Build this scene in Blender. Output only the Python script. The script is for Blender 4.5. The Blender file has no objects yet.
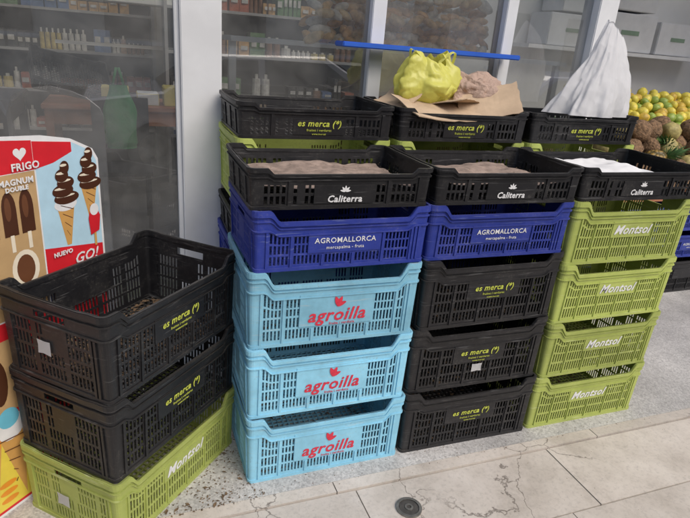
import bpy, bmesh, math, random
from mathutils import Vector, Matrix
from mathutils import noise as mn
random.seed(7)
S=bpy.context.scene
COL=S.collection
# ------------------------------------------------------------------ materials
def newmat(name):
    m=bpy.data.materials.new(name); m.use_nodes=True
    nt=m.node_tree; b=nt.nodes['Principled BSDF']
    return m,nt,b
def N(nt,t,**k):
    n=nt.nodes.new(t)
    for a,v in k.items(): setattr(n,a,v)
    return n
def noise(nt,scale,detail=3,coord='Object',rough=.6):
    tc=N(nt,'ShaderNodeTexCoord'); n=N(nt,'ShaderNodeTexNoise')
    n.inputs['Scale'].default_value=scale; n.inputs['Detail'].default_value=detail; n.inputs['Roughness'].default_value=rough
    nt.links.new(tc.outputs[coord],n.inputs['Vector']); return n
def ramp(nt,src,stops):
    r=N(nt,'ShaderNodeValToRGB'); e=r.color_ramp.elements
    while len(e)<len(stops): e.new(.5)
    for i,(p,c) in enumerate(stops):
        e[i].position=p; e[i].color=(c,c,c,1) if not hasattr(c,'__len__') else (*c,1)
    nt.links.new(src,r.inputs[0]); return r
def mixc(nt,fac,a,b,bt='MIX'):
    m=N(nt,'ShaderNodeMix',data_type='RGBA',blend_type=bt)
    for s,v in ((m.inputs[0],fac),(m.inputs[6],a),(m.inputs[7],b)):
        if hasattr(v,'is_linked') or hasattr(v,'links'): nt.links.new(v,s)
        elif hasattr(v,'__len__'): s.default_value=(*v[:3],1)
        else: s.default_value=v
    return m.outputs[2]
def simple(name,col,rough=.6,var=.15,scale=8,metal=0,bump=0,coord='Object',dist=.005):
    m,nt,b=newmat(name)
    n=noise(nt,scale,coord=coord); r=ramp(nt,n.outputs[0],[(.3,1-var),(.7,1+var)])
    c=mixc(nt,1.0,col,r.outputs[0],'MULTIPLY'); nt.links.new(c,b.inputs['Base Color'])
    b.inputs['Roughness'].default_value=rough; b.inputs['Metallic'].default_value=metal
    if bump:
        bp=N(nt,'ShaderNodeBump'); bp.inputs['Strength'].default_value=bump; bp.inputs['Distance'].default_value=dist
        nt.links.new(n.outputs[0],bp.inputs['Height']); nt.links.new(bp.outputs[0],b.inputs['Normal'])
    return m
def plastic(name,col,dust=(.32,.29,.24),amt=.5,rough=.42,scr=(.5,.5,.48),sa=.3):
    m,nt,b=newmat(name)
    oi=N(nt,'ShaderNodeObjectInfo')
    add=N(nt,'ShaderNodeVectorMath',operation='ADD'); tc=N(nt,'ShaderNodeTexCoord')
    nt.links.new(tc.outputs['Object'],add.inputs[0])
    sc=N(nt,'ShaderNodeMath',operation='MULTIPLY'); sc.inputs[1].default_value=37.
    nt.links.new(oi.outputs['Random'],sc.inputs[0]); nt.links.new(sc.outputs[0],add.inputs[1])
    def nz(s,d,r=.65,vec=None):
        n=N(nt,'ShaderNodeTexNoise'); n.inputs['Scale'].default_value=s; n.inputs['Detail'].default_value=d; n.inputs['Roughness'].default_value=r
        nt.links.new(vec or add.outputs[0],n.inputs['Vector']); return n
    big=nz(7,4,.7); fine=nz(95,3,.8)
    mp=N(nt,'ShaderNodeMapping'); mp.inputs['Scale'].default_value=(9,9,170); mp.inputs['Rotation'].default_value=(.12,.22,0); nt.links.new(add.outputs[0],mp.inputs[0])
    scn=nz(1,2,.6,mp.outputs[0]); scr_=ramp(nt,scn.outputs[0],[(.63,0.),(.69,1.)])
    r1=ramp(nt,big.outputs[0],[(.3,.78),(.7,1.15)])
    c=mixc(nt,1.0,col,r1.outputs[0],'MULTIPLY')
    rv=N(nt,'ShaderNodeMapRange'); rv.inputs[3].default_value=.80; rv.inputs[4].default_value=1.15
    nt.links.new(oi.outputs['Random'],rv.inputs[0])
    hv=N(nt,'ShaderNodeHueSaturation'); nt.links.new(c,hv.inputs['Color']); nt.links.new(rv.outputs[0],hv.inputs['Value']); c=hv.outputs[0]
    geo=N(nt,'ShaderNodeNewGeometry'); sx=N(nt,'ShaderNodeSeparateXYZ'); nt.links.new(geo.outputs['Normal'],sx.inputs[0])
    up=ramp(nt,sx.outputs[2],[(.3,0.),(1.,.6)])
    r2=ramp(nt,big.outputs[0],[(.50,0.),(.66,.7)]); r3=ramp(nt,fine.outputs[0],[(.54,0.),(.66,1.)])
    ml=N(nt,'ShaderNodeMath',operation='MULTIPLY_ADD'); nt.links.new(r3.outputs[0],ml.inputs[0]); 
    k=N(nt,'ShaderNodeMath',operation='MULTIPLY_ADD'); nt.links.new(r2.outputs[0],k.inputs[0]); k.inputs[1].default_value=1.4; k.inputs[2].default_value=.25
    nt.links.new(k.outputs[0],ml.inputs[1]); 
    k2=N(nt,'ShaderNodeMath',operation='MULTIPLY_ADD'); nt.links.new(r2.outputs[0],k2.inputs[0]); k2.inputs[1].default_value=.35; nt.links.new(up.outputs[0],k2.inputs[2])
    nt.links.new(k2.outputs[0],ml.inputs[2])
    a3=N(nt,'ShaderNodeMath',operation='MULTIPLY',use_clamp=True); nt.links.new(ml.outputs[0],a3.inputs[0]); a3.inputs[1].default_value=amt*.5
    c=mixc(nt,a3.outputs[0],c,dust)
    s4=N(nt,'ShaderNodeMath',operation='MULTIPLY'); nt.links.new(scr_.outputs[0],s4.inputs[0]); s4.inputs[1].default_value=sa
    c=mixc(nt,s4.outputs[0],c,scr); nt.links.new(c,b.inputs['Base Color'])
    rr=N(nt,'ShaderNodeMapRange'); rr.inputs[3].default_value=rough-.06; rr.inputs[4].default_value=rough+.28
    nt.links.new(big.outputs[0],rr.inputs[0]); nt.links.new(rr.outputs[0],b.inputs['Roughness'])
    bp=N(nt,'ShaderNodeBump'); bp.inputs['Strength'].default_value=.15; bp.inputs['Distance'].default_value=.002
    nt.links.new(fine.outputs[0],bp.inputs['Height']); nt.links.new(bp.outputs[0],b.inputs['Normal'])
    return m
M_black=plastic('crate_black_plastic',(.011,.011,.013),dust=(.24,.22,.19),amt=.32,rough=.36,scr=(.16,.16,.16),sa=.35)
M_cyan=plastic('crate_light_blue_plastic',(.27,.60,.78),dust=(.20,.19,.16),amt=.55)
M_navy=plastic('crate_dark_blue_plastic',(.020,.042,.31),amt=.34,scr=(.3,.35,.5),sa=.25)
M_green=plastic('crate_green_plastic',(.42,.49,.12),dust=(.20,.18,.12),amt=.62,scr=(.62,.65,.4))
M_red=simple('print_red',(.62,.03,.06),.5,.2,60); M_lime=simple('print_lime',(.50,.55,.08),.5,.3,60)
M_white=simple('print_white',(.72,.72,.72),.5,.12,60); M_paper=simple('paper_white',(.76,.76,.76),.8,.06,bump=.2)
M_card=simple('cardboard',(.50,.37,.25),.85,.12,14,bump=.2)
M_liner=simple('tray_liner_paper',(.29,.22,.18),.85,.4,22,bump=.5)
M_alu=simple('white_frame_paint',(.70,.71,.72),.4,.07,5)
M_steel=simple('drain_metal',(.25,.24,.22),.45,.3,40,metal=.7)
M_dark=simple('dark_rubber',(.02,.02,.02),.7)
def glassmat():
    m=bpy.data.materials.new('window_glass'); m.use_nodes=True; nt=m.node_tree
    for n in list(nt.nodes): nt.nodes.remove(n)
    o=N(nt,'ShaderNodeOutputMaterial'); mx=N(nt,'ShaderNodeMixShader'); t=N(nt,'ShaderNodeBsdfTransparent'); g=N(nt,'ShaderNodeBsdfGlossy')
    g.inputs['Roughness'].default_value=.015; t.inputs[0].default_value=(.88,.91,.89,1)
    fr=N(nt,'ShaderNodeFresnel'); fr.inputs[0].default_value=1.5
    mu=N(nt,'ShaderNodeMath',operation='MULTIPLY_ADD',use_clamp=True); mu.inputs[1].default_value=3.0; mu.inputs[2].default_value=.14
    nt.links.new(fr.outputs[0],mu.inputs[0]); nt.links.new(mu.outputs[0],mx.inputs[0])
    nt.links.new(t.outputs[0],mx.inputs[1]); nt.links.new(g.outputs[0],mx.inputs[2])
    d=N(nt,'ShaderNodeBsdfDiffuse'); d.inputs[0].default_value=(.7,.7,.68,1)   # dust film, kept pale to paint in the hazy light veil
    n=noise(nt,3.5,5,rough=.7); r=ramp(nt,n.outputs[0],[(.35,.05),(.7,.17)])
    m2=N(nt,'ShaderNodeMixShader'); nt.links.new(r.outputs[0],m2.inputs[0]); nt.links.new(mx.outputs[0],m2.inputs[1]); nt.links.new(d.outputs[0],m2.inputs[2]); nt.links.new(m2.outputs[0],o.inputs[0])
    return m
M_glass=glassmat()
def bagmat(name,col,rough=.3,trans=.3,scale=9,bs=.5):
    m,nt,b=newmat(name); tc=N(nt,'ShaderNodeTexCoord'); w=noise(nt,scale*.6,3)
    av=N(nt,'ShaderNodeVectorMath',operation='MULTIPLY_ADD'); nt.links.new(w.outputs['Color'],av.inputs[0]); av.inputs[1].default_value=(.12,.12,.12); nt.links.new(tc.outputs['Object'],av.inputs[2])
    v=N(nt,'ShaderNodeTexVoronoi',feature='F1'); v.inputs['Scale'].default_value=scale*2.2; nt.links.new(av.outputs[0],v.inputs['Vector'])
    v2=N(nt,'ShaderNodeTexVoronoi',feature='F1'); v2.inputs['Scale'].default_value=scale*5; nt.links.new(av.outputs[0],v2.inputs['Vector'])
    ad=N(nt,'ShaderNodeMath',operation='MULTIPLY_ADD'); nt.links.new(v2.outputs[0],ad.inputs[0]); ad.inputs[1].default_value=.4; nt.links.new(v.outputs[0],ad.inputs[2])
    bp=N(nt,'ShaderNodeBump'); bp.inputs['Strength'].default_value=bs; bp.inputs['Distance'].default_value=.012; nt.links.new(ad.outputs[0],bp.inputs['Height']); nt.links.new(bp.outputs[0],b.inputs['Normal'])
    b.inputs['Base Color'].default_value=(*col,1); b.inputs['Roughness'].default_value=rough
    if trans:
        o=nt.nodes['Material Output']; t=N(nt,'ShaderNodeBsdfTranslucent'); t.inputs[0].default_value=(*col,1); mx=N(nt,'ShaderNodeMixShader'); mx.inputs[0].default_value=trans
        nt.links.new(b.outputs[0],mx.inputs[1]); nt.links.new(t.outputs[0],mx.inputs[2]); nt.links.new(mx.outputs[0],o.inputs[0])
    return m
M_yel=bagmat('yellow_bag_film',(.74,.72,.16),.38,.3,10,.3); M_sack=bagmat('white_sack_film',(.85,.85,.86),.55,.4,7,.28); M_kraft=bagmat('brown_paper',(.40,.28,.22),.75,0,14,.6)
# ------------------------------------------------------------------ mesh helpers
def mkobj(name,me,parent=None,loc=(0,0,0),rot=(0,0,0)):
    o=bpy.data.objects.new(name,me); COL.objects.link(o); o.location=loc; o.rotation_euler=rot
    if parent: o.parent=parent
    return o
def empty(name,loc=(0,0,0),rz=0):
    e=bpy.data.objects.new(name,None); COL.objects.link(e); e.location=loc; e.rotation_euler=(0,0,rz); e.empty_display_size=.1; return e
CV=[(-.5,-.5,-.5),(.5,-.5,-.5),(.5,.5,-.5),(-.5,.5,-.5),(-.5,-.5,.5),(.5,-.5,.5),(.5,.5,.5),(-.5,.5,.5)]
CF=[(0,3,2,1),(4,5,6,7),(0,1,5,4),(1,2,6,5),(2,3,7,6),(3,0,4,7)]
def box(bm,c,s,mi=0,rot=None,bev=0):
    M=Matrix.Translation(c)@(rot or Matrix.Identity(4))@Matrix.Diagonal((*s,1))
    if not bev:
        vs=[bm.verts.new(M@Vector(p)) for p in CV]
        for f in CF: q=bm.faces.new([vs[i] for i in f]); q.material_index=mi
        return vs
    r=bmesh.ops.create_cube(bm,size=1); vs=r['verts']
    bmesh.ops.transform(bm,matrix=M,verts=vs)
    fs=set(f for v in vs for f in v.link_faces)
    for f in fs: f.material_index=mi
    es=set(e for f in fs for e in f.edges)
    bmesh.ops.bevel(bm,geom=list(es),offset=bev,segments=2,affect='EDGES',clamp_overlap=True)
def fin(bm,name,mats,smooth=False):
    me=bpy.data.meshes.new(name); bm.normal_update(); bm.to_mesh(me); bm.free()
    for m in mats: me.materials.append(m)
    if smooth:
        for p in me.polygons: p.use_smooth=True
    return me
def bx(lo,hi): return ([(a+b)/2 for a,b in zip(lo,hi)],[b-a for a,b in zip(lo,hi)])
def template(kind,a,b=None):
    bm=bmesh.new()
    if kind=='ico': bmesh.ops.create_icosphere(bm,subdivisions=a,radius=1)
    else: bmesh.ops.create_uvsphere(bm,u_segments=a,v_segments=b,radius=1)
    bm.verts.ensure_lookup_table(); V=[v.co.copy() for v in bm.verts]; F=[[v.index for v in f.verts] for f in bm.faces]; bm.free(); return V,F
ICO3=template('ico',3); UV=template('uv',14,10)
# ------------------------------------------------------------------ crate
def stations(L,D,rc,pl,rib):
    st=[]
    def side(a,b,n,hl,sid):
        ln=(b-a).length; k=max(1,round(ln/pl))
        for i in range(k):
            for q in (0,rib):
                s=ln*i/k+q*ln/k
                p=a+(b-a)*(s/ln); st.append((p.x,p.y,n[0],n[1],sid,s-ln/2, (i,q>0)))
        p=b; st.append((p.x,p.y,n[0],n[1],sid,ln/2,(k,False)))
    def arc(c,a0):
        for i in range(1,4):
            a=a0+math.pi/2*i/4; st.append((c[0]+rc*math.cos(a),c[1]+rc*math.sin(a),math.cos(a),math.sin(a),-1,9,(0,False)))
    x,y=L/2,D/2
    side(Vector((-x+rc,-y)),Vector((x-rc,-y)),(0,-1),0,0); arc((x-rc,-y+rc),-math.pi/2)
    side(Vector((x,-y+rc)),Vector((x,y-rc)),(1,0),0,1); arc((x-rc,y-rc),0)
    side(Vector((x-rc,y)),Vector((-x+rc,y)),(0,1),0,2); arc((-x+rc,y-rc),math.pi/2)
    side(Vector((-x,y-rc)),Vector((-x,-y+rc)),(-1,0),0,3); arc((-x+rc,-y+rc),math.pi)
    return st
def ss(a,b,x):
    t=min(1,max(0,(x-a)/(b-a))); return t*t*(3-2*t)
def zz_shift(v,H,dip,dipz): return v-dip*max(0,(v-H*dipz)/(H*(1-dipz)))
def crate_mesh(name,L,D,H,mat,rows,panel,dip=.045,pl=.0145,rib=.42,tap=.008,handle=True,corner=.05,dipz=.4,lip=.02,sdip=.1,tr=(.085,.05)):
    bm=bmesh.new(); st=stations(L,D,.020,pl,rib); n=len(st)
    def z_of(s,v):
        sid,u=s[4],s[5]; d=0
        if sid in(0,2): d=dip*(1-ss(L/2-tr[0],L/2-tr[1],abs(u)))
        elif sid in(1,3): d=sdip*dip*(1-ss(D/2-.09,D/2-.05,abs(u)))
        k=max(0,(v-H*dipz)/(H*(1-dipz))); return v-d*k
    def pos(s,v,off):
        o=off-tap*(1-v/H); return Vector((s[0]+s[2]*o,s[1]+s[3]*o,z_of(s,v)))
    def wall(vs,o1,o0,hole):
        m=len(vs); A=[[bm.verts.new(pos(s,v,o1)) for v in vs] for s in st]; B=[[bm.verts.new(pos(s,v,o0)) for v in vs] for s in st]
        fl=[]
        for i in range(n):
            a=st[i]; b=st[(i+1)%n]; r=[]
            for j in range(m-1):
                vm=(vs[j]+vs[j+1])/2
                if a[4]<0 or b[4]<0 or a[4]!=b[4]: r.append(not hole(-1,9,0,vm,False,j))
                else: r.append(not hole(a[4],(a[5]+b[5])/2,a[6][0],vm,a[6][1],j))
            fl.append(r)
        def filled(i,j): return 0<=j<m-1 and fl[i%n][j]
        for i in range(n):
            k=(i+1)%n
            for j in range(m-1):
                if not fl[i][j]: continue
                bm.faces.new((A[i][j],A[k][j],A[k][j+1],A[i][j+1]))
                bm.faces.new((B[k][j],B[i][j],B[i][j+1],B[k][j+1]))
                if not filled(i,j+1): bm.faces.new((A[i][j+1],A[k][j+1],B[k][j+1],B[i][j+1]))
                if not filled(i,j-1): bm.faces.new((A[k][j],A[i][j],B[i][j],B[k][j]))
                if not filled(i+1,j): bm.faces.new((A[k][j],B[k][j],B[k][j+1],A[k][j+1]))
                if not filled(i-1,j): bm.faces.new((B[i][j],A[i][j],A[i][j+1],B[i][j+1]))
    vs=[0.0]; rset=set()
    for (a,b) in rows:
        if a>vs[-1]+1e-4: vs.append(a)
        rset.add(len(vs)-1); vs.append(b)
    hz=(H-.062,H-.036)
    if handle and vs[-1]<hz[0]-1e-4: vs+= [hz[0],hz[1]]
    vs.append(H)
    def hole(sid,u,i,v,slot,j):
        if sid<0: return False
        half=(L if sid in(0,2) else D)/2
        if handle and sid in(1,3) and hz[0]<v<hz[1] and abs(u)<.055: return True
        if j not in rset: return False
        if not slot or abs(u)>half-corner: return False
        if sid in(0,2) and panel and abs(u)<panel[0] and panel[1]<v<panel[2]: return False
        if sid in(1,3) and abs(u)<.035 and panel and panel[1]<v<panel[2]: return False
        if i%8==7: return False
        return True
    wall(vs,0,-.003,hole)
    no=lambda *a:False
    wall([H-lip,H-.003],.006,-.006,no)
    wall([H-.0031,H],.0045,-.0045,no)
    wall([H-lip-.016,H-lip-.012],.005,-.001,no)
    wall([0.0,.012],.004,-.001,no)
    pw=panel[0]+.004
    if H>.15:
        t=rows[-1][1]+.004
        wall([t,t+.004],.005,-.001,no)
        def rb(sid,u,i,v,slot,j): return not((sid in(0,2) and i%8==7 and slot and abs(u)>pw) or (sid in(0,2) and i%8==7 and slot and v<panel[1]-.004) or (sid>=0 and abs(abs(u)-((L if sid in(0,2) else D)/2-corner+.006))<.009 and slot))
        wall([.012,panel[1]-.005,t-.001],.0045,.0,rb)
    else:
        def rb(sid,u,i,v,slot,j): return not(sid>=0 and i%6==5 and slot and (abs(u)>pw or sid in(1,3)))
        wall([.012,H-lip-.017],.004,.0,rb)
    nx,ny=26,17; fx=L-2*tap-.012; fy=D-2*tap-.012
    for i in range(nx+1): box(bm,(-fx/2+fx*i/nx,0,.008),(.006,fy,.006))
    for i in range(ny+1): box(bm,(0,-fy/2+fy*i/ny,.0075),(fx,.006,.0055))
    if panel:
        w,z0,z1=panel; zz=(z0+z1)/2
        for sgn in(-1,1):
            o=tap*(1-zz/H); box(bm,(0,sgn*(D/2-o+.0005),zz_shift(zz,H,dip,dipz)),(w*2,.005,(z1-z0)*.86),rot=Matrix.Rotation(-sgn*math.atan(tap/H),4,'X'))
    return fin(bm,name,[mat])
HB,HN,HT,HG=.2737,.200,.128,.2553
DB,DC,DG,DN,DT=.034,.048,.042,.036,.018
rowsB=[(.024,.060),(.068,.104),(.112,.148),(.156,.192)]
me_black=crate_mesh('black_crate_mesh',.6,.4,HB,M_black,rowsB,(.115,.11,.20),dip=DB)
me_cyan=crate_mesh('light_blue_crate_mesh',.6,.4,HB,M_cyan,[(.024,.060),(.067,.103),(.110,.146),(.153,.196)],(.13,.063,.20),dip=DC,pl=.0125,rib=.45)
me_green=crate_mesh('green_crate_mesh',.6,.4,HG,M_green,[(.022,.062),(.070,.110),(.118,.158),(.166,.186)],(.10,.115,.19),dip=DG,pl=.0125,rib=.5)
me_navy=crate_mesh('dark_blue_crate_mesh',.6,.4,HN,M_navy,[(.02,.05),(.057,.087),(.094,.128)],(.125,.055,.13),dip=DN,pl=.013)
me_tray=crate_mesh('black_tray_mesh',.6,.4,HT,M_black,[(.016,.042),(.050,.078)],(.10,.012,.080),dip=DT,pl=.018,rib=.4,handle=False,dipz=.55,lip=.014,tr=(.075,.055))
# labels
def text_mesh(items):
    bm=bmesh.new()
    for (body,size,x,z,shear,bold) in items:
        cu=bpy.data.curves.new('t','FONT'); cu.body=body; cu.size=size; cu.align_x='CENTER'; cu.align_y='CENTER'; cu.shear=shear; cu.extrude=.0004; cu.offset=bold; cu.resolution_u=2; cu.space_character=1.06
        ob=bpy.data.objects.new('t',cu); COL.objects.link(ob); bpy.context.view_layer.update()
        dg=bpy.context.evaluated_depsgraph_get(); me=bpy.data.meshes.new_from_object(ob.evaluated_get(dg))
        me.transform(Matrix.Translation((x,0,z))@Matrix.Rotation(math.pi/2,4,'X')); bm.from_mesh(me); bpy.data.objects.remove(ob)
    for f in bm.faces: f.material_index=0
    return bm
def poly(bm,pts,y=0,mi=0):
    f=bm.faces.new([bm.verts.new((p[0],y,p[1])) for p in pts]); f.material_index=mi
    f.normal_update()
    if f.normal.y>0: f.normal_flip()
def leaf(bm,x,z,l,w,a,y=-.0005,mi=0):
    pts=[]
    for i in range(12):
        t=i/12*2*math.pi; u=l/2*math.cos(t); v=w/2*math.sin(t)*(1-.4*math.cos(t)); pts.append((x+(u+l/2)*math.cos(a)-v*math.sin(a), z+(u+l/2)*math.sin(a)+v*math.cos(a)))
    poly(bm,pts,y,mi)
b=text_mesh([('agroilla',.066,0,-.022,.25,.0010),('fruita i verdura',.014,.02,-.053,0,0)])
for i,a in enumerate((.35,1.15,1.95)): leaf(b,.004*(i-1),.014,.036,.016,a,-.0005-.0004*i)
lab_cyan=fin(b,'logo_red',[M_red])
b=text_mesh([('es merca (*)',.032,0,.008,.2,.0005),('fruites i verdures',.013,0,-.016,0,0),('www.mercat',.010,0,-.030,0,0)]); lab_black=fin(b,'logo_lime',[M_lime])
b=text_mesh([('AGROMALLORCA',.025,0,.010,0,.0002),('mercapalma - fruta',.016,0,-.014,0,0)]); lab_navy=fin(b,'logo_white',[M_white])
b=text_mesh([('Montsol',.052,0,0,.35,.0010)]); lab_green=fin(b,'logo_script_white',[M_white])
b=text_mesh([('Caliterra',.030,0,-.012,.15,.0007)])
for i,a in enumerate((.1,.8,1.57,2.3,3.0)): leaf(b,0,.014,.018,.007,a,-.0005-.0002*i)
lab_tray=fin(b,'logo_palm_white',[M_white])
TYPES={'b':(me_black,lab_black,HB,.155,DB,.4),'c':(me_cyan,lab_cyan,HB,.1315,DC,.4),'g':(me_green,lab_green,HG,.15,DG,.4),'n':(me_navy,lab_navy,HN,.09,DN,.4),'t':(me_tray,lab_tray,HT,.043,DT,.55),'m':(me_tray,lab_black,HT,.050,DT,.55)}
def sticker(e,loc,ax,s=(.05,.045)):
    bm=bmesh.new(); pts=[(-.5,-.5),(.1,-.42),(.5,-.5),(.44,.1),(.5,.5),(-.1,.46),(-.5,.5)]
    vs=[bm.verts.new((0,p[0]*s[0],p[1]*s[1]) if ax=='x' else (p[0]*s[0],0,p[1]*s[1])) for p in pts]; bm.faces.new(vs)
    bmesh.ops.solidify(bm,geom=bm.faces[:],thickness=.0008)
    mkobj('sticker',fin(bm,'sticker',[M_paper]),e,loc)
def crate(kind,x,y,z,rz=0,jit=.005,label=True):
    me,lb,H,lz,dip,dz=TYPES[kind]
    e=empty('produce_tray' if kind in'tm' else 'plastic_crate',(x+random.uniform(-jit,jit),y+random.uniform(-jit,jit),z),rz+math.radians(random.uniform(-.8,.8)))
    mkobj('body',me,e)
    if label:
        zz=zz_shift(lz,H,dip,dz); o=.008*(1-lz/H)
        mkobj('logo',lb,e,(0,-(.2-o+.0046),zz),(math.atan(.008/H),0,0))
    return e
for k in range(3): crate('c',.3,.2,k*HB)
for k in range(3):
    e=crate('b',.91+[0,-.004,.004][k],.2,k*HB)
    if k==1: sticker(e,(-.005,-.2035,.085),'y',(.045,.035))
for k in range(2): crate('n',.3+.61*k,.2,3*HB)
for k in range(4): crate('g',1.52,.2,k*HG)
ZT=3*HB+HN
for k in range(3): crate('t',.3+.61*k-(.012 if k==0 else 0),.2,ZT if k<2 else 4*HG)
XR=[.33,.97,1.59]
for k in range(3):
    z=0
    for kind in 'bb': crate(kind,XR[k],.63,z,label=False); z+=HB
    crate('n',XR[k],.63,z,label=False)
    crate('t',XR[k],.63,z+HN,label=False)
    crate('g',XR[k],.63,1.160-HG); crate('m',XR[k],.63,1.160)
a=math.radians(45.8); F=Vector((-.4146,-.1775)); u=Vector((math.cos(a),math.sin(a))); w=Vector((-math.sin(a),math.cos(a)))
c=F+u*.3+w*.2
e=crate('g',c.x,c.y,0,a); sticker(e,(-.2995,.03,.10),'x')
crate('b',c.x,c.y,HG,a-.01); e=crate('b',c.x,c.y,HG+HB,a); sticker(e,(-.3015,.03,.12),'x')
# ------------------------------------------------------------------ tray contents
def sheet(name,x0,x1,y0,y1,z,mat,amp=.008,seed=0,nx=44,ny=28):
    bm=bmesh.new(); rnd=random.Random(seed); ph=[rnd.uniform(0,6) for _ in range(8)]; V=[]
    for i in range(nx+1):
        row=[]
        for j in range(ny+1):
            x=x0+(x1-x0)*i/nx; y=y0+(y1-y0)*j/ny
            h=amp*(math.sin(18*x+ph[0]+6*y)+.6*math.sin(31*y+ph[1]-9*x))+amp*2*abs(mn.noise(Vector((x*14,y*14,seed))))+amp*1.*(mn.voronoi(Vector((x*18,y*18,seed)))[0][0]-.4)
            row.append(bm.verts.new((x+.012*mn.noise(Vector((y*20,seed,i*.2))),y+.018*mn.noise(Vector((x*16,seed,3))),z+h)))
        V.append(row)
    for i in range(nx):
        for j in range(ny): bm.faces.new((V[i][j],V[i+1][j],V[i+1][j+1],V[i][j+1]))
    return mkobj(name,fin(bm,name,[mat],True))
sheet('paper_liner',.035,.545,.03,.375,ZT+.062,M_liner,.0045,1)
sheet('paper_liner',.69,1.13,.035,.37,ZT+.058,M_liner,.006,2)
sheet('white_paper_sheet',1.27,1.66,.03,.365,4*HG+.082,M_paper,.006,3)
def blob(name,c,size,mat,seed,crum=.12,neck=None,sub=5,vor=.25):
    bm=bmesh.new(); bmesh.ops.create_icosphere(bm,subdivisions=sub,radius=1)
    for v in bm.verts:
        p=v.co.copy(); q=p+.25*Vector((mn.noise(p*3+Vector((seed,1,0))),mn.noise(p*3+Vector((seed,5,0))),0))
        d=mn.noise(p*1.7+Vector((seed,0,0)))*crum*2+ (mn.voronoi(q*1.8+Vector((seed,seed,0)))[0][0]-.4)*vor + (mn.voronoi(q*4+Vector((seed,seed,0)))[0][0]-.4)*vor*.3
        p*=1+d
        if p.z<-.6: p.z=-.6-(p.z+.6)*-.15
        v.co=Vector((p.x*size[0],p.y*size[1],p.z*size[2]))
    bmesh.ops.translate(bm,vec=c,verts=bm.verts)
    return mkobj(name,fin(bm,name,[mat],True))
blob('crumpled_paper_bag',(1.12,.66,1.33),(.13,.09,.085),M_kraft,8,.2,vor=.45)
# slumped open yellow carrier bag: pleated film, open irregular mouth with two handles
bm=bmesh.new(); n=120; m=34; R_=[]
for j in range(m+1):
    t=j/m; row=[]
    for i in range(n):
        th=2*math.pi*i/n; ct,st_=math.cos(th),math.sin(th)
        bul=math.sin(math.pi*min(1,t*1.05))**.6 if t>0 else 0
        rx=.075+.060*bul*(.6+.4*t)+.02*t; ry=.035+.060*bul
        f=1+.12*math.sin(th*7+mn.noise(Vector((ct,st_,t*2)))*5)*(1-t*.6)+.28*mn.noise(Vector((ct*1.6+4,st_*1.6,t*1.6)))+.14*abs(mn.noise(Vector((ct*3.5,st_*3.5+2,t*5))))
        zt=1.475+.022*math.sin(th*2+.8)+.035*mn.noise(Vector((ct*2.5,st_*2.5,3)))
        row.append(bm.verts.new((.865+.015*math.sin(t*5)+rx*f*ct,.64+ry*f*st_,zt-(zt-1.285)*t**.9+.012*mn.noise(Vector((ct*3,st_*3,t*6))))))
    R_.append(row)
for j in range(m):
    for i in range(n): bm.faces.new((R_[j][i],R_[j+1][i],R_[j+1][(i+1)%n],R_[j][(i+1)%n]))
bm.faces.new(R_[-1])
for (hx,hy,tl) in((.80,.62,-.5),(.94,.63,.55)):
    prev=None
    for k in range(9):
        t=k/8; p=Vector((hx+tl*.06*math.sin(t*3.1)+.05*(t-.5),hy-.02*t,1.455+.045*math.sin(t*math.pi))); cur=(bm.verts.new(p+Vector((0,-.011,0))),bm.verts.new(p+Vector((0,.011,.004))))
        if prev: bm.faces.new((prev[0],cur[0],cur[1],prev[1]))
        prev=cur
mkobj('yellow_plastic_bag',fin(bm,'yb',[M_yel],True))
def card(bm,c,sx,sy,rz,rx,ry,curl,seed):
    M=Matrix.Translation(c)@Matrix.Rotation(math.radians(rz),4,'Z')@Matrix.Rotation(math.radians(rx),4,'X')@Matrix.Rotation(math.radians(ry),4,'Y'); nx,ny=12,8
    top=[];bot=[]
    for i in range(nx+1):
        A=[];B=[]
        for j in range(ny+1):
            x=(i/nx-.5)*sx+.006*mn.noise(Vector((j*.9,seed,0))); y=(j/ny-.5)*sy+.012*mn.noise(Vector((i*.8,seed,5))); z=curl*(x/sx*2)**2+.006*mn.noise(Vector((x*12,y*12,seed)))
            A.append(bm.verts.new(M@Vector((x,y,z+.0018)))); B.append(bm.verts.new(M@Vector((x,y,z-.0018))))
        top.append(A);bot.append(B)
    for i in range(nx):
        for j in range(ny):
            bm.faces.new((top[i][j],top[i+1][j],top[i+1][j+1],top[i][j+1])); bm.faces.new((bot[i][j],bot[i][j+1],bot[i+1][j+1],bot[i+1][j]))
    for i in range(nx): 
        bm.faces.new((bot[i][0],bot[i+1][0],top[i+1][0],top[i][0])); bm.faces.new((top[i][ny],top[i+1][ny],bot[i+1][ny],bot[i][ny]))
    for j in range(ny):
        bm.faces.new((top[0][j],top[0][j+1],bot[0][j+1],bot[0][j])); bm.faces.new((bot[nx][j],bot[nx][j+1],top[nx][j+1],top[nx][j]))
bm=bmesh.new()
card(bm,(.88,.52,1.275),.36,.22,8,16,2,.012,1); card(bm,(1.12,.53,1.315),.26,.17,-14,40,-14,.01,2); card(bm,(.99,.60,1.30),.22,.2,30,-12,12,-.02,3); card(bm,(.74,.62,1.305),.14,.16,20,5,-28,.01,4)
mkobj('torn_cardboard',fin(bm,'cardboard',[M_card]))
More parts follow.
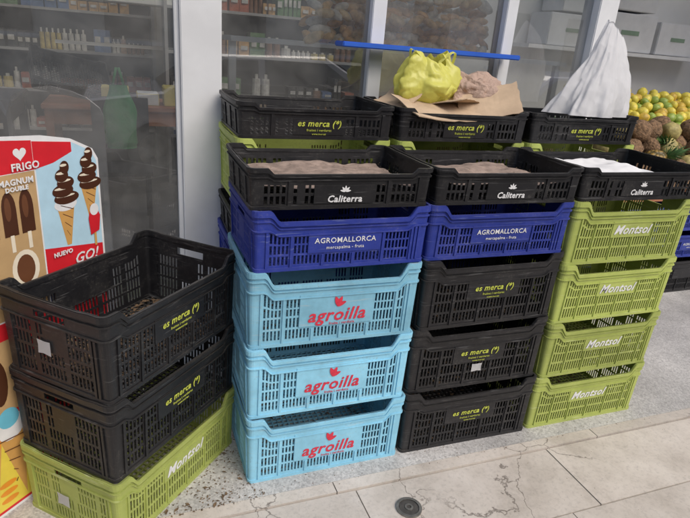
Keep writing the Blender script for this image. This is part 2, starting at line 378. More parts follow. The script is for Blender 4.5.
# white draped plastic sack
bm=bmesh.new(); n=130; m=48; rings=[]
for j in range(m+1):
    t=j/m; row=[]
    for i in range(n):
        th=2*math.pi*i/n; ct,st_=math.cos(th),math.sin(th)
        rx=(.048+.135*(t**.85)); ry=.02+.08*(t**1.0)
        f=1+.10*math.sin(th*4+3*t)*t+.26*t*(mn.noise(Vector((ct*2.2,st_*2.2,t*1.5)))) +.20*abs(mn.noise(Vector((ct*4+3,st_*4,t*2))))+.10*(mn.voronoi(Vector((ct*3,st_*3,t*3)))[0][0]-.4)+.05*mn.noise(Vector((ct*9,st_*9,t*7)))
        cx=1.785-.045*t+.02*math.sin(t*4); zt=1.655-.035*ct+.012*mn.noise(Vector((ct*2,st_*2,9)))
        row.append(bm.verts.new((cx+rx*f*ct,.60+ry*f*st_-.02*t,zt-(zt-1.275)*t)))
    rings.append(row)
for j in range(m):
    for i in range(n): bm.faces.new((rings[j][i],rings[j+1][i],rings[j+1][(i+1)%n],rings[j][(i+1)%n]))
bm.faces.new(list(reversed(rings[0])))
mkobj('white_plastic_sack',fin(bm,'sack',[M_sack],True))
# ------------------------------------------------------------------ ground
def floor_mat():
    m,nt,b=newmat('terrazzo_floor'); tc=N(nt,'ShaderNodeTexCoord')
    v=N(nt,'ShaderNodeTexVoronoi'); v.inputs['Scale'].default_value=150; nt.links.new(tc.outputs['Object'],v.inputs['Vector'])
    sp=ramp(nt,v.outputs['Color'],[(.2,.42),(.5,.52),(.85,.62)])
    n1=noise(nt,2.2,5); d=ramp(nt,n1.outputs[0],[(.35,.68),(.65,1.05)])
    n2=noise(nt,45,4,rough=.75); s2=ramp(nt,n2.outputs[0],[(.34,.5),(.44,1.)])
    c=mixc(nt,1.,sp.outputs[0],d.outputs[0],'MULTIPLY'); c=mixc(nt,.6,c,s2.outputs[0],'MULTIPLY'); c=mixc(nt,1.,c,(1,.97,.93),'MULTIPLY')
    nt.links.new(c,b.inputs['Base Color']); b.inputs['Roughness'].default_value=.5
    bp=N(nt,'ShaderNodeBump'); bp.inputs['Strength'].default_value=.2; bp.inputs['Distance'].default_value=.002; nt.links.new(n2.outputs[0],bp.inputs['Height']); nt.links.new(bp.outputs[0],b.inputs['Normal'])
    return m
def slab_mat():
    m,nt,b=newmat('cracked_stone_slab'); tc=N(nt,'ShaderNodeTexCoord')
    w=noise(nt,5,5); mv=mixc(nt,.16,(0,0,0),w.outputs['Color'],'MIX')
    av=N(nt,'ShaderNodeVectorMath',operation='ADD'); nt.links.new(tc.outputs['Object'],av.inputs[0]); nt.links.new(mv,av.inputs[1])
    v=N(nt,'ShaderNodeTexVoronoi',feature='DISTANCE_TO_EDGE'); v.inputs['Scale'].default_value=2.6; nt.links.new(av.outputs[0],v.inputs['Vector'])
    cr=ramp(nt,v.outputs['Distance'],[(.0015,1.),(.006,0.)])
    mk=noise(nt,1.3,2); mr=ramp(nt,mk.outputs[0],[(.46,0.),(.56,.8)])
    f=N(nt,'ShaderNodeMath',operation='MULTIPLY'); nt.links.new(cr.outputs[0],f.inputs[0]); nt.links.new(mr.outputs[0],f.inputs[1])
    at=N(nt,'ShaderNodeVertexColor'); at.layer_name='tint'
    n1=noise(nt,3.5,6,rough=.7); base=ramp(nt,n1.outputs[0],[(.3,(.42,.375,.33)),(.5,(.56,.51,.46)),(.7,(.65,.60,.55))])
    n2=noise(nt,60,4,rough=.8); s2=ramp(nt,n2.outputs[0],[(.3,.65),(.5,1.)])
    c=mixc(nt,.6,base.outputs[0],s2.outputs[0],'MULTIPLY'); c=mixc(nt,1.,c,at.outputs[0],'MULTIPLY'); c=mixc(nt,f.outputs[0],c,(.10,.08,.065))
    nt.links.new(c,b.inputs['Base Color']); b.inputs['Roughness'].default_value=.6
    sb=N(nt,'ShaderNodeMath',operation='SUBTRACT'); nt.links.new(n2.outputs[0],sb.inputs[0]); nt.links.new(f.outputs[0],sb.inputs[1])
    bp=N(nt,'ShaderNodeBump'); bp.inputs['Strength'].default_value=.3; bp.inputs['Distance'].default_value=.003; nt.links.new(sb.outputs[0],bp.inputs['Height']); nt.links.new(bp.outputs[0],b.inputs['Normal'])
    return m
M_floor=floor_mat(); M_slab=slab_mat()
M_asph=simple('asphalt',(.05,.05,.052),.85,.3,60,bump=.4); M_joint=simple('mortar',(.12,.105,.09),.9,.3,30)
bm=bmesh.new(); box(bm,(0,0,-.17),(400,400,.02)); mkobj('ground',fin(bm,'ground',[M_asph]))
bm=bmesh.new(); box(bm,(1,2.93,-.05),(16,6.0,.1)); mkobj('shop_floor',fin(bm,'shop_floor',[M_floor]))
bm=bmesh.new()
x=-6.9
while x<9:
    L_=1.2; box(bm,(x+L_/2,-.0975,-.049),(L_-.004,.051,.1)); x+=L_
y=-.128; rowi=0
random.seed(3)
for dep in (.315,.42,.42,.42):
    x=-7+random.uniform(0,.4)
    if rowi==0: x=-7.28
    while x<9:
        L_=[.85,.62,.85,.85][rowi%4]; box(bm,(x+L_/2,y-dep/2,-.052-random.uniform(0,.002)),(L_-.005,dep-.005,.1)); x+=L_
    y-=dep; rowi+=1
yend=y
me=fin(bm,'slabs',[M_slab])
ca=me.color_attributes.new('tint','FLOAT_COLOR','CORNER'); tr={}
for i,p in enumerate(me.polygons):
    k=tr.setdefault(i//6,random.uniform(.86,1.06))
    for li in p.loop_indices: ca.data[li].color=(k,k*.99,k*.97,1)
mkobj('pavement',me)
bm=bmesh.new(); box(bm,(1,(yend-.07)/2,-.08),(15.9,-yend-.07,.12)); mkobj('pavement_bed',fin(bm,'bed',[M_joint]))
bm=bmesh.new(); box(bm,(1,yend-.08,-.07),(16,.15,.16),bev=.01); mkobj('kerb',fin(bm,'kerb',[simple('kerb_stone',(.33,.32,.30),.8,.15,12)]))
e=empty('drain_cover',(.52,-.26,-.001))
def ringm(bm,r0,r1,z0,z1,n=40):
    P=[[bm.verts.new((r*math.cos(2*math.pi*i/n),r*math.sin(2*math.pi*i/n),z)) for i in range(n)] for r,z in((r1,z0),(r1,z1),(r0,z1),(r0,z0))]
    for k in range(4):
        for i in range(n): bm.faces.new((P[k][i],P[k][(i+1)%n],P[(k+1)%4][(i+1)%n],P[(k+1)%4][i]))
bm=bmesh.new(); ringm(bm,.036,.046,-.002,.004); mkobj('rim',fin(bm,'rim',[M_steel]),e)
bm=bmesh.new(); bmesh.ops.create_cone(bm,cap_ends=True,segments=32,radius1=.0355,radius2=.034,depth=.004)
mkobj('lid',fin(bm,'lid',[simple('cast_iron',(.06,.055,.05),.6,.3,60)]),e,(0,0,-.0005))
bm=bmesh.new(); ringm(bm,.008,.015,0,.003); mkobj('boss',fin(bm,'boss',[M_steel]),e,(0,0,.0015))
M_leaf=simple('dry_debris',(.14,.09,.05),.9,.6,30)
bm=bmesh.new(); random.seed(11)
def flake(x,y,z,s):
    q=Matrix.Translation((x,y,z))@Matrix.Rotation(random.uniform(0,6.3),4,'Z')@Matrix.Rotation(random.uniform(-.3,.3),4,'X')
    bm.faces.new([bm.verts.new(q@Vector(p)) for p in [(-s,0,0),(-s*.2,s*.45,s*.15),(s,.1*s,0),(0,-s*.4,s*.1)]])
for i in range(1100):
    flake(-.40+.45*random.random(),-.08+.5*random.random()**1.3,.003,random.uniform(.001,.006)*(1+1.4*(random.random()>.93)))
for i in range(300): flake(random.uniform(0,1.9),random.uniform(-.09,.03),.003,random.uniform(.001,.004))
for i in range(260): flake(random.uniform(-.3,2.4),random.uniform(-.9,-.1),.002,random.uniform(.0008,.003))
for i in range(1100):
    p=c+u*random.uniform(-.27,.27)+w*random.uniform(-.17,.17); flake(p.x,p.y,HG+HB+.013,random.uniform(.002,.014))
for (cx,zs) in ((.3,[0,HB,2*HB]),(.91,[0,HB,2*HB]),(1.52,[0,HG,2*HG,3*HG])):
    for z in zs:
        for i in range(160): flake(cx+random.uniform(-.27,.27),.2+random.uniform(-.17,.17),z+.013,random.uniform(.003,.014))
for cx in (.3,.91):
    for i in range(160): flake(cx+random.uniform(-.25,.25),.2+random.uniform(-.16,.16),ZT+.068+random.uniform(0,.006),random.uniform(.001,.005))
mkobj('dry_leaf_debris',fin(bm,'debris',[M_leaf]))
# ------------------------------------------------------------------ shop building
M_stucco=simple('stucco',(.55,.52,.46),.85,.08,3,bump=.2); M_in=simple('interior_wall',(.74,.73,.70),.8,.05,2); M_indark=simple('interior_wall_beige',(.40,.37,.33),.8,.2,2)
shop=empty('shop_building')
YG=.90
def part(name,lo,hi,mat,bev=0,parent=shop):
    bm=bmesh.new(); cc,s=bx(lo,hi); box(bm,cc,s,bev=bev); return mkobj(name,fin(bm,name,[mat]),parent)
def pane(name,x0,x1,z0,z1):
    bm=bmesh.new(); bm.faces.new([bm.verts.new(p) for p in((x0,YG,z0),(x1,YG,z0),(x1,YG,z1),(x0,YG,z1))]); return mkobj(name,fin(bm,name,[M_glass]),shop)
ZL=3.1
part('post_door',(-.115,.85,0),(.045,.97,ZL),M_alu,.004)
part('post_door_bead',(-.135,.875,0),(-.1152,.93,ZL),M_alu,.003)
part('mullion',(.69,.86,.5),(.755,.95,ZL),M_alu,.003); part('mullion',(1.37,.86,.5),(1.43,.95,ZL),M_alu,.003)
part('jamb',(1.90,.85,0),(2.02,.97,ZL),M_alu,.004)
part('stall_riser',(.045,.87,0),(1.90,.94,.5),M_alu); part('lintel',(-3,.84,ZL),(7,1.0,3.4),M_stucco)
part('upper_wall',(-8,.80,3.4),(9,1.1,5.2),M_stucco)
pane('glass_1',.045,.69,.5,ZL); pane('glass_2',.755,1.37,.5,ZL); pane('glass_3',1.43,1.90,.5,ZL); pane('door_glass',-1.3,-.135,.08,ZL)
part('door_bottom_rail',(-1.3,.875,.01),(-.136,.93,.08),M_alu); part('door_stile',(-1.42,.86,0),(-1.3,.95,ZL),M_alu)
part('side_wall_left',(-8,.85,0),(-1.42,1.0,3.39),M_stucco); part('side_wall_right',(5.6,.85,0),(9,1.0,3.39),M_stucco)
part('back_wall',(-2.6,5.8,0),(7,5.92,3.4),M_indark); part('inner_wall_left',(-2.6,1.0,0),(-2.5,5.8,3.4),M_indark); part('inner_wall_right',(5.5,1.0,0),(5.6,5.8,3.4),M_in)
part('ceiling_front',(-2.5,1.11,3.3),(5.5,1.7,3.38),M_in); part('ceiling_back',(-2.5,4.2,3.3),(5.5,5.8,3.38),M_in)
for xx in (-1.5,-.2,1.1,2.4,3.7): part('added_rooflight_beam',(xx,1.7,3.3),(xx+.08,4.2,3.38),M_alu)  # roof opening and its beams are added to let sky light the interior
part('partition',(2.2,3.0,0),(5.49,3.1,2.82),M_in)
M_blue=simple('blue_paint',(.03,.12,.55),.4,.1)
part('blue_shelf',(.52,.74,1.488),(1.40,.845,1.510),M_blue,.004,None).name='blue_shelf'
M_wood=simple('red_wood',(.36,.14,.07),.5,.25,6); M_drk=simple('dark_furniture',(.03,.03,.035),.5); M_tile=simple('dark_tile',(.20,.19,.18),.35,.15,3)
bm=bmesh.new(); box(bm,(-.65,3.45,.006),(3.6,4.6,.008)); mkobj('tile_floor',fin(bm,'m',[M_tile]))
def table(name,x0,x1,y0,y1,h,mat):
    e=empty(name); bm=bmesh.new(); cc,s=bx((x0,y0,h-.04),(x1,y1,h)); box(bm,cc,s,bev=.006)
    for x in(x0+.05,x1-.05):
        for y in(y0+.05,y1-.05): box(bm,(x,y,(h-.04)/2),(.06,.06,h-.042))
    cc,s=bx((x0+.03,y0+.03,h-.16),(x1-.03,y1-.03,h-.042)); box(bm,cc,s)
    mkobj('frame',fin(bm,name,[mat]),e); return e
table('wooden_table',-.95,.30,3.6,4.3,.86,M_wood); table('dark_table',-2.1,-1.05,3.0,3.8,.95,M_drk)
def many(name,items,mats,parent=None,tmpl=ICO3,rough=0):
    V=[];Fc=[];MI=[]
    for (M,mi,sd) in items:
        b0=len(V)
        for p in tmpl[0]:
            q=p
            if rough: q=p*(1+rough*mn.noise(p*2+Vector((sd,0,0)))+rough*.3*mn.noise(p*6+Vector((sd,0,0))))
            V.append(M@q)
        for f in tmpl[1]: Fc.append([i+b0 for i in f]); MI.append(mi)
    me=bpy.data.meshes.new(name); me.from_pydata(V,[],Fc); me.polygons.foreach_set('material_index',MI); me.polygons.foreach_set('use_smooth',[True]*len(Fc))
    for m in mats: me.materials.append(m)
    me.update(); return mkobj(name,me,parent)
def goods(name,x0,x1,y,z,cols,n,size,seed,parent=None,dz=.7,rough=.3,el=1.,tm=ICO3):
    random.seed(seed); mats=[simple(name+'_m%d'%i,cc,.35,.35,25,bump=.5) for i,cc in enumerate(cols)]; it=[]
    for i in range(n):
        sx=size*random.uniform(.75,1.2)
        it.append((Matrix.Translation((x0+(x1-x0)*(i+.5)/n+random.uniform(-.03,.03),y+random.uniform(-.03,.03),z+size*dz))@Matrix.Rotation(random.uniform(-.7,.7),4,'Y')@Matrix.Rotation(random.uniform(-.9,.9),4,'Z')@Matrix.Diagonal((sx*el,sx*.7,sx*.75,1)),random.randrange(len(cols)),random.uniform(0,50)))
    return many(name,it,mats,parent,tm,rough=rough)
e=empty('inner_shelf'); part('board',(.10,.96,1.475),(1.86,1.20,1.495),M_alu,0,e); part('board',(.10,.98,.95),(1.88,1.5,.97),M_wood,0,e)
for xx in(.10,1.83): part('leg',(xx,1.0,0),(xx+.03,1.03,1.474),M_alu,0,e)
BR=[(.90,.58,.28),(.92,.66,.36),(.82,.47,.20),(.88,.80,.68)]
for r_ in range(7): goods('bread_rolls',.46 if r_ else .42,1.36,.985+.04*(r_%3),1.495+.034*r_,BR,26,.027,5+r_,rough=.15,el=1.7,tm=UV)
goods('vegetable_bags',.1,1.85,1.12,.97,[(.45,.10,.05),(.14,.32,.07),(.55,.32,.15),(.4,.2,.1)],18,.08,7)
goods('vegetable_bags',.1,1.85,1.10,1.07,[(.55,.12,.05),(.14,.32,.07),(.6,.55,.5),(.6,.35,.15)],24,.06,17)
goods('vegetable_bags',.10,.66,1.06,1.17,[(.65,.35,.18),(.72,.45,.24),(.5,.24,.12)],16,.04,19,el=1.3)
goods('vegetable_bags',.75,1.35,1.06,1.17,[(.14,.35,.08),(.20,.36,.08),(.6,.12,.06)],12,.06,27,rough=.6)
def rack(x0,x1,y,levels,seed,h=.24):
    random.seed(seed); e=empty('stocked_shelf_rack'); bm=bmesh.new()
    for z in levels: cc,s=bx((x0,y,z-.025),(x1,y+.35,z)); box(bm,cc,s)
    for x in(x0-.03,x1): cc,s=bx((x,y,0),(x+.03,y+.35,levels[-1]+.3)); box(bm,cc,s)
    cc,s=bx((x0,y+.352,0),(x1,y+.36,levels[-1]+.3)); box(bm,cc,s,1)
    mkobj('frame',fin(bm,'rack',[simple('rack_grey_%d'%seed,(.35,.34,.33),.5),M_drk]),e)
    cl=[(.40,.12,.07),(.46,.36,.12),(.12,.22,.10),(.52,.50,.46),(.10,.16,.30),(.42,.25,.14),(.50,.30,.12),(.20,.11,.07),(.05,.05,.05)]
    bm=bmesh.new()
    for z in levels:
        x=x0+.02
        while x<x1-.12:
            wd=random.uniform(.04,.12); hh=random.uniform(.08,h); mi=random.randrange(9); rp=random.randint(1,4) 
            if random.random()<.15: x+=wd; continue
            for q in range(rp):
                if x>x1-.1: break
                if mi%2: 
                    vs=bmesh.ops.create_cone(bm,cap_ends=True,segments=10,radius1=wd*.45,radius2=wd*.42,depth=hh*.75)['verts']
                    for f in set(f for v in vs for f in v.link_faces): f.material_index=mi
                    bmesh.ops.translate(bm,vec=(x+wd/2,y+.1,z+.001+hh*.375),verts=vs)
                    box(bm,(x+wd/2,y+.1,z+hh*.85),(wd*.3,wd*.3,hh*.2),3)
                else:
                    box(bm,(x+wd/2,y+.14,z+hh/2+.001),(wd-.01,.2,hh),mi,rot=Matrix.Rotation(random.uniform(-.12,.12),4,'Z')); box(bm,(x+wd/2,y+.032,z+hh*.55),(wd*.6,.004,hh*.3),3)
                x+=wd
    mkobj('packages',fin(bm,'packages',[simple('package_%d_%d'%(seed,i),q,.4,.3,18) for i,q in enumerate(cl)]),e)
rack(-1.9,.0,5.3,(.4,.8,1.2,1.6,2.0),31); rack(.1,2.1,4.4,(.5,.9,1.3,1.7,2.1),32)
bm=bmesh.new()
for x,w_,h_,mi in ((-.5,.22,.14,0),(-.22,.18,.1,1),(.0,.2,.16,0),(.2,.14,.12,2)): cc,s=bx((x,3.7,.862),(x+w_,3.95,.862+h_)); box(bm,cc,s,mi,bev=.006)
mkobj('produce_boxes',fin(bm,'pb',[simple('box_a',(.6,.5,.15),.6),simple('box_b',(.6,.6,.58),.6),simple('box_c',(.5,.12,.06),.6)]))
bm=bmesh.new(); box(bm,(-.15,4.6,1.74),(1.5,.3,.12),bev=.01); box(bm,(-.15,4.76,1.3),(1.5,.05,.03)); mkobj('white_wall_shelf',fin(bm,'s',[M_in]))
cr=crate('t',-.75,3.9,1.02,.3,label=False); cr.rotation_euler=(math.radians(35),math.radians(12),.3)
M_gb=bagmat('green_bag',(.04,.40,.10),.4,.2,10,.3)
bm=bmesh.new(); n=48; m=24; R_=[]
for j in range(m+1):
    t=j/m; row=[]
    for i in range(n):
        th=2*math.pi*i/n; f=1+.12*mn.noise(Vector((math.cos(th)*2,math.sin(th)*2,t*2)))+.06*math.sin(th*7+t*3)*(1-t)
        wx=.055+.055*ss(0,.45,t); wy=.02+.05*ss(0,.8,t)
        if t>.93: wx*=.9; wy*=.8
        row.append(bm.verts.new((-.36+wx*f*math.cos(th),2.86+wy*f*math.sin(th),1.10-.44*t)))
    R_.append(row)
for j in range(m):
    for i in range(n): bm.faces.new((R_[j][i],R_[j+1][i],R_[j+1][(i+1)%n],R_[j][(i+1)%n]))
bm.faces.new(R_[-1])
for sx in(-.04,.04): box(bm,(-.36+sx*.6,2.86,1.15),(.018,.004,.14),rot=Matrix.Rotation(-sx*6,4,'Y'))
mkobj('green_bag',fin(bm,'gb',[M_gb],True))
bm=bmesh.new(); box(bm,(-.36,3.1,.45),(.42,.42,.03)); 
for sx in(-.18,.18):
    for sy in(-.18,.18): box(bm,(-.36+sx,3.1+sy,.217),(.03,.03,.434))
box(bm,(-.36,3.29,.72),(.42,.025,.5)); mkobj('chair',fin(bm,'chair',[M_drk]))
# fruit stand (right)
for k,(xx) in enumerate((2.75,3.37,3.99)):
    for j,kd in enumerate('bnn'): crate(kd,xx,1.25,[0,HB,HB+HN][j],label=(j>0))
M_or=simple('mango_fruit',(.62,.42,.06),.5,.3,30,bump=.2); M_le=simple('lemon_fruit',(.74,.62,.09),.45,.2,50,bump=.2); M_li=simple('lime_fruit',(.30,.40,.07),.45,.2,50); M_me=simple('coconut_husk',(.20,.12,.065),.9,.6,60,bump=1.,dist=.012); M_me2=simple('melon_rind',(.36,.30,.11),.6,.35,35,bump=.6)
stand=empty('fruit_stand'); part('deck',(2.4,1.05,.69),(4.4,1.555,.71),M_wood,0,stand); part('deck_back',(2.4,1.56,.90),(4.4,2.2,.92),M_wood,0,stand); part('riser',(2.4,1.556,0),(4.4,1.559,.90),M_wood,0,stand)
def fruits(name,x0,x1,y0,y1,z,r,mats,n,seed,el=1.,slope=0,rough=0,tm=UV):
    random.seed(seed); it=[]; P=[]
    for l in range(4):
        tries=0
        while tries<n*14 and len(P)<n*(l+1)/2.2:
            tries+=1
            x=random.uniform(x0+l*r,x1-l*r); y=random.uniform(y0+l*r,y1-l*r*.3); zz=z+r*.95+l*r*1.35+slope*(y-y0)
            if all((x-p[0])**2+(y-p[1])**2+(zz-p[2])**2>(1.75*r)**2 for p in P): P.append((x,y,zz))
    for p in P:
        k=r*random.uniform(.82,1.1)
        it.append((Matrix.Translation(p)@Matrix.Rotation(random.uniform(0,6.3),4,'Z')@Matrix.Rotation(random.uniform(-.9,.9),4,'X')@Matrix.Rotation(random.uniform(-.9,.9),4,'Y')@Matrix.Diagonal((k*el,k,k,1)),random.randrange(len(mats)),random.uniform(0,50)))
    return many(name,it,mats,None,tm,rough)
fruits('coconuts',2.45,4.35,1.08,1.56,.71,.072,[M_me,M_me2,M_me],90,1,1.12,.1,.14,ICO3)
fruits('lemons',2.85,4.35,1.6,2.2,.92,.037,[M_le,M_le,M_le,M_li,M_or],420,3,1.25,.35,.10)
goods('leafy_greens',2.40,2.85,1.65,1.0,[(.06,.16,.03),(.03,.09,.02)],6,.09,14,rough=.8)
m,nt,b_=newmat('pineapple_skin'); tc=N(nt,'ShaderNodeTexCoord'); v=N(nt,'ShaderNodeTexVoronoi'); v.inputs['Scale'].default_value=38; nt.links.new(tc.outputs['Object'],v.inputs['Vector'])
r_=ramp(nt,v.outputs['Distance'],[(.1,(.42,.26,.06)),(.6,(.09,.07,.02))]); nt.links.new(r_.outputs[0],b_.inputs['Base Color']); bpn=N(nt,'ShaderNodeBump'); bpn.invert=True; bpn.inputs['Distance'].default_value=.01; nt.links.new(v.outputs['Distance'],bpn.inputs['Height']); nt.links.new(bpn.outputs[0],b_.inputs['Normal']); M_pine=m
M_crown=simple('pineapple_leaves',(.09,.19,.06),.55,.3,20)
def pineapple(x,y,z,rx,ry):
    e=empty('pineapple',(x,y,z)); e.rotation_euler=(rx,ry,0)
    many('fruit',[(Matrix.Diagonal((.062,.062,.095,1)),0,1)],[M_pine],e,ICO3)
    bm=bmesh.new()
    for i in range(34):
        t=i/34; aa=i*2.4; ln=.07+.06*t; tilt=1.15*(1-t)+.1
        d=Vector((math.cos(aa)*math.sin(tilt),math.sin(aa)*math.sin(tilt),math.cos(tilt))); s_=Vector((-math.sin(aa),math.cos(aa),0))*.010; b0=Vector((0,0,.085+.03*t))
        p1=b0+d*ln*.5+Vector((0,0,.006)); p2=b0+d*ln
        bm.faces.new([bm.verts.new(q) for q in (b0-s_,b0+s_,p1+s_*.8,p2,p1-s_*.8)])
    mkobj('crown',fin(bm,'crown',[M_crown]),e)
pineapple(2.50,1.50,1.10,-.1,-.15); pineapple(2.64,1.62,1.12,.1,.1); pineapple(3.22,1.30,.98,.2,-1.2); pineapple(3.55,1.45,1.00,-.3,.9); pineapple(2.95,1.22,.93,.5,1.1)
bm=bmesh.new()
for i,(x0,z0,wd,h) in enumerate(((3.1,1.62,.55,.26),(3.7,1.62,.6,.32),(4.35,1.62,.5,.28),(3.2,1.90,.5,.24),(3.75,1.96,.5,.24))): 
    cc,s=bx((x0,2.7,z0),(x0+wd,2.98,z0+h)); box(bm,cc,s,bev=.006); box(bm,(x0+wd/2,2.698,z0+h*.5),(wd*.35,.004,h*.12),1)
box(bm,(4.0,2.83,1.60),(2.2,.32,.03)); mkobj('boxes_on_wall_shelf',fin(bm,'bx',[M_paper,simple('box_print_green',(.25,.35,.25),.6)]))
# ------------------------------------------------------------------ ice cream board
P0=Vector((-.43,.42,0)); D_=Vector((-.7071,-.7071,0)); NN=Vector((.7071,-.7071,0))
cols={'white':(.75,.75,.75),'red':(.62,.02,.03),'sky':(.45,.66,.78),'beige':(.50,.33,.16),'brown':(.07,.025,.012),'waffle':(.60,.33,.10),'cream':(.78,.70,.55),'orange':(.75,.28,.03),'yellow':(.75,.60,.08),'navy':(.03,.05,.2),'choc':(.14,.055,.025),'cyan':(.15,.5,.65)}
keys=list(cols); mats=[simple('board_'+k,cols[k],.35,.06,20) for k in keys]
bm=bmesh.new()
def bp(s,z,o): return P0+D_*s+NN*o+Vector((0,0,z))
def bpoly(pts,col,lay):
    f=bm.faces.new([bm.verts.new(bp(s,z,.006+.00022*lay)) for s,z in pts]); f.material_index=keys.index(col); f.normal_update()
    if f.normal.dot(NN)<0: f.normal_flip()
def ell(s,z,a_,b_,col,lay,n=20): bpoly([(s+a_*math.cos(2*math.pi*i/n),z+b_*math.sin(2*math.pi*i/n)) for i in range(n)],col,lay)
outl=[(0.0,0.0),(0.0,1.09),(.02,1.125),(.10,1.165),(.2,1.185),(.34,1.195),(.50,1.17),(.62,1.12),(.68,1.02),(.68,0)]
fr=[bm.verts.new(bp(s,z,.006)) for s,z in outl]; bk=[bm.verts.new(bp(s,z,0)) for s,z in outl]
f=bm.faces.new(fr); f.material_index=0; f=bm.faces.new(list(reversed(bk)))
for i in range(len(outl)): bm.faces.new((fr[i],bk[i],bk[(i+1)%len(outl)],fr[(i+1)%len(outl)]))
bpoly([(.008,.80),(.008,1.085),(.03,1.12),(.10,1.155),(.23,1.17),(.23,.80)],'sky',1)
bpoly([(.235,1.09),(.235,1.175),(.34,1.185),(.50,1.16),(.60,1.11),(.60,1.09)],'red',1)
bpoly([(.10,1.125),(.10,1.155),(.234,1.172),(.234,1.09),(.17,1.10)],'red',2)
bpoly([(.235,.66),(.235,1.088),(.60,1.088),(.60,.66)],'beige',1)
bpoly([(.008,.70),(.008,.80),(.23,.84),(.23,.74)],'red',2)
bpoly([(.008,.66),(.008,.70),(.23,.74),(.23,.66)],'navy',2)
bpoly([(.008,.01),(.008,.655),(.67,.655),(.67,.01)],'red',1)
bpoly([(.36,.36),(.36,.60),(.64,.60),(.64,.36)],'beige',2)
bpoly([(.36,.02),(.36,.34),(.64,.34),(.64,.02)],'yellow',2)
bpoly([(.40,.03),(.38,.30),(.47,.30)],'waffle',3); ell(.425,.31,.05,.05,'white',4); ell(.425,.34,.035,.035,'cyan',5)
bpoly([(.50,.04),(.46,.26),(.56,.26)],'waffle',3); ell(.51,.27,.05,.045,'orange',4); ell(.44,.47,.03,.08,'brown',4); ell(.52,.47,.03,.08,'red',4); ell(.52,.50,.02,.03,'cream',5)
for k in range(3): ell(.46,.05+.03*k,.03,.010,'orange',6+k)
for k in range(5):
    for q in range(2): bpoly([(.385+.012*k-.002*q,.26-.04*k),(.465-.010*k,.27-.04*k),(.465-.010*k,.273-.04*k),(.385+.012*k,.263-.04*k)],'choc',9+k+5*q)
def swirl(s,z,w_,h_,lay):
    for k in range(5):
        t=k/5; ell(s+(.006 if k%2 else -.006),z+h_*t,w_*(1-.8*t),h_*.17,'brown' ,lay+k*2)
        ell(s+(.008 if k%2 else -.002),z+h_*t+h_*.06,w_*(.75-.6*t),h_*.035,'cream' ,lay+k*2+1)
def cone(s,z0,z1,w_,lay):
    bpoly([(s-.008,z0),(s+.008,z0),(s+w_,z1),(s-w_,z1)],'waffle',lay)
    for k in range(4):
        t=.2+.2*k; zz=z0+(z1-z0)*t; ww=w_*t; bpoly([(s-ww,zz),(s+ww*.7,zz+.02),(s+ww*.7,zz+.023),(s-ww,zz+.003)],'choc',lay+1)
cone(.045,.90,1.01,.032,3); swirl(.045,1.015,.044,.12,5)
cone(.14,.83,.97,.034,3); ell(.14,.965,.042,.022,'white',4); swirl(.14,.985,.046,.12,6)
bpoly([(.020,.85),(.055,.84),(.06,.90),(.05,.93),(.025,.93),(.012,.90)],'red',17); ell(.035,.925,.018,.02,'white',18); bpoly([(.033,.80),(.042,.80),(.042,.85),(.033,.85)],'waffle',16)
for sx in(.275,.33,.39): 
    ell(sx,.99,.022,.05,'brown',4); bpoly([(sx-.022,.91),(sx+.022,.91),(sx+.022,.99),(sx-.022,.99)],'brown',5); bpoly([(sx-.006,.86),(sx+.006,.86),(sx+.006,.912),(sx-.006,.912)],'cream',6)
    ell(sx+.004,.99,.010,.035,'choc',7)
ell(.30,.80,.045,.06,'cream',4); ell(.30,.80,.03,.045,'choc',5)
hp=[]
for i in range(24):
    t=2*math.pi*i/24; hp.append((.275-.0013*16*math.sin(t)**3,1.142+.0013*(13*math.cos(t)-5*math.cos(2*t)-2*math.cos(3*t)-math.cos(4*t))))
bpoly(hp,'white',3)
brd=mkobj('ice_cream_advertising_board',fin(bm,'board',mats))
def btext(body,size,s,z,mat,shear=0):
    mkobj('lettering',fin(text_mesh([(body,size,0,0,shear,.0008)]),'lettering',[mat]),brd,bp(s,z,.0115),(0,0,math.pi/4))
btext('FRIGO',.030,.265,1.105,M_white); btext('MAGNUM',.024,.30,1.065,M_white); btext('DOUBLE',.018,.30,1.045,M_white); btext('GO!',.050,.085,.775,M_white,.3); btext('NUEVO',.020,.17,.81,M_white)
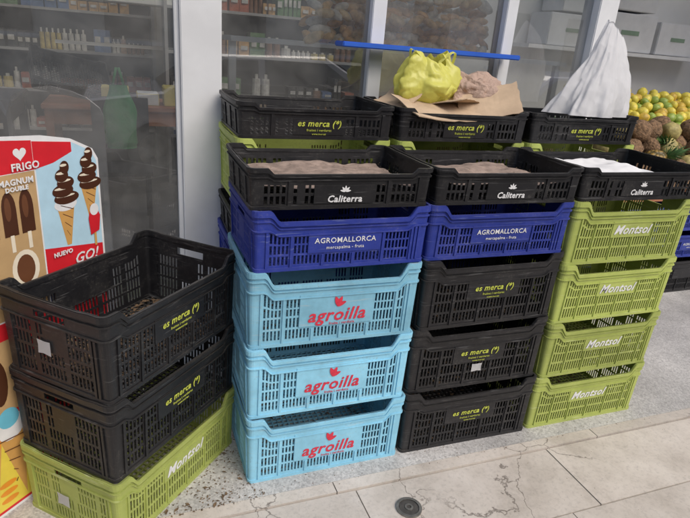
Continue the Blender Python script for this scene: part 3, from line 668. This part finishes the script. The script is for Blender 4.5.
# ------------------------------------------------------------------ street opposite (seen in reflections)
opp=empty('apartment_building'); bm=bmesh.new()
box(bm,(2,-17,3.3),(40,6,7.0))
for i in range(12):
    for j in range(2): box(bm,(-15+i*3,-13.98,2.0+j*3.0),(1.3,.10,1.7),1); box(bm,(-15+i*3,-13.95,1.05+j*3.0),(1.6,.25,.10),2)
mkobj('walls',fin(bm,'opp',[simple('opp_stucco',(.72,.66,.56),.85,.1,1),simple('opp_window',(.04,.05,.06),.1),M_alu]),opp)
def car(x,y,colr,rz=0):
    e=empty('parked_car',(x,y,-.16),rz); bm=bmesh.new()
    prof=[(-2.1,.35),(-2.15,.62),(-2.05,.86),(-1.2,.98),(-.55,1.42),(.75,1.47),(1.5,1.05),(2.05,.98),(2.12,.60),(2.08,.35)]; secs=[]
    for k,(yy,ins) in enumerate(((-.85,.10),(-.80,0),(.80,0),(.85,.10))):
        secs.append([bm.verts.new((p[0]*(1-.01*(ins>0)),yy*(1-(.14 if p[1]>1.1 else 0)),p[1]-(.02 if ins else 0))) for p in prof])
    for k in range(3):
        for i in range(len(prof)): bm.faces.new((secs[k][i],secs[k][(i+1)%10],secs[k+1][(i+1)%10],secs[k+1][i]))
    bm.faces.new(secs[0]); bm.faces.new(list(reversed(secs[3]))); bmesh.ops.recalc_face_normals(bm,faces=bm.faces)
    m,nt,bb=newmat('car_paint'); bb.inputs['Base Color'].default_value=(*colr,1); bb.inputs['Roughness'].default_value=.25; bb.inputs['Coat Weight'].default_value=.6
    mkobj('bodywork',fin(bm,'car',[m]),e)
    gm,nt,bb=newmat('car_glass'); bb.inputs['Base Color'].default_value=(.02,.025,.03,1); bb.inputs['Roughness'].default_value=.05
    bm=bmesh.new()
    for sg in(-1,1):
        for q in(((-1.0,1.0),(-.1,1.0),(-.1,1.38),(-.5,1.37)),((-.02,1.0),(1.3,1.03),(.72,1.41),(-.02,1.39))):
            bm.faces.new([bm.verts.new((p[0],sg*(.865-(.115 if p[1]>1.1 else 0)),p[1])) for p in q])
    for (xa,za,xb,zb) in((-1.18,1.0,-.60,1.41),(1.46,1.09,.82,1.45)):
        s_=-1 if xa<0 else 1
        bm.faces.new([bm.verts.new(p) for p in((xa+s_*.02,-.74,za),(xa+s_*.02,.74,za),(xb+s_*.02,.64,zb),(xb+s_*.02,-.64,zb))])
    mkobj('windows',fin(bm,'carglass',[gm]),e)
    bm=bmesh.new()
    for wx in(-1.3,1.3):
        for wy in(-.80,.80):
            for r1,r2,dp,mi in((.32,.32,.2,0),(.2,.18,.22,1)):
                q=bmesh.ops.create_cone(bm,cap_ends=True,segments=28,radius1=r1,radius2=r2,depth=dp)
                for f in set(f for v in q['verts'] for f in v.link_faces): f.material_index=mi
                bmesh.ops.transform(bm,matrix=Matrix.Translation((wx,wy,.32))@Matrix.Rotation(math.pi/2,4,'X'),verts=q['verts'])
    mkobj('wheels',fin(bm,'wheels',[M_dark,M_steel]),e)
car(1.3,-4.4,(.45,.46,.50)); car(6.2,-4.5,(.12,.16,.35)); car(-3.6,-4.4,(.6,.6,.6),math.pi)
# ------------------------------------------------------------------ light, sky, camera
W=bpy.data.worlds.new('World'); S.world=W; W.use_nodes=True; nt=W.node_tree
sk=N(nt,'ShaderNodeTexSky',sky_type='NISHITA'); sk.sun_disc=False
el=math.radians(48)
sd=Vector((math.cos(el)*.42,-math.cos(el)*.907,math.sin(el)))
sk.sun_elevation=el; sk.sun_rotation=math.atan2(sd.x,sd.y); sk.air_density=1.; sk.dust_density=3.5
nt.links.new(sk.outputs[0],nt.nodes['Background'].inputs[0]); nt.nodes['Background'].inputs[1].default_value=.15
l=bpy.data.lights.new('sun','SUN'); l.energy=1.8; l.angle=math.radians(40); l.color=(1,.95,.88)
lo=bpy.data.objects.new('sun',l); COL.objects.link(lo); lo.rotation_euler=sd.to_track_quat('Z','Y').to_euler()
cd=bpy.data.cameras.new('camera'); co=bpy.data.objects.new('camera',cd); COL.objects.link(co)
cd.sensor_width=36; cd.lens=36*567/690; cd.clip_start=.05; cd.clip_end=500
Rv=Vector((.9345,-.3476,.0772)); fw=Vector((.3514,.8655,-.3570)).normalized(); Rv=(Rv-fw*Rv.dot(fw)).normalized(); Uv=Rv.cross(fw)
co.matrix_world=Matrix((( Rv.x,Uv.x,-fw.x,-.3405),(Rv.y,Uv.y,-fw.y,-1.5919),(Rv.z,Uv.z,-fw.z,1.5076),(0,0,0,1))); S.camera=co
S.view_settings.view_transform='Standard'; S.view_settings.look='None'; S.view_settings.exposure=0
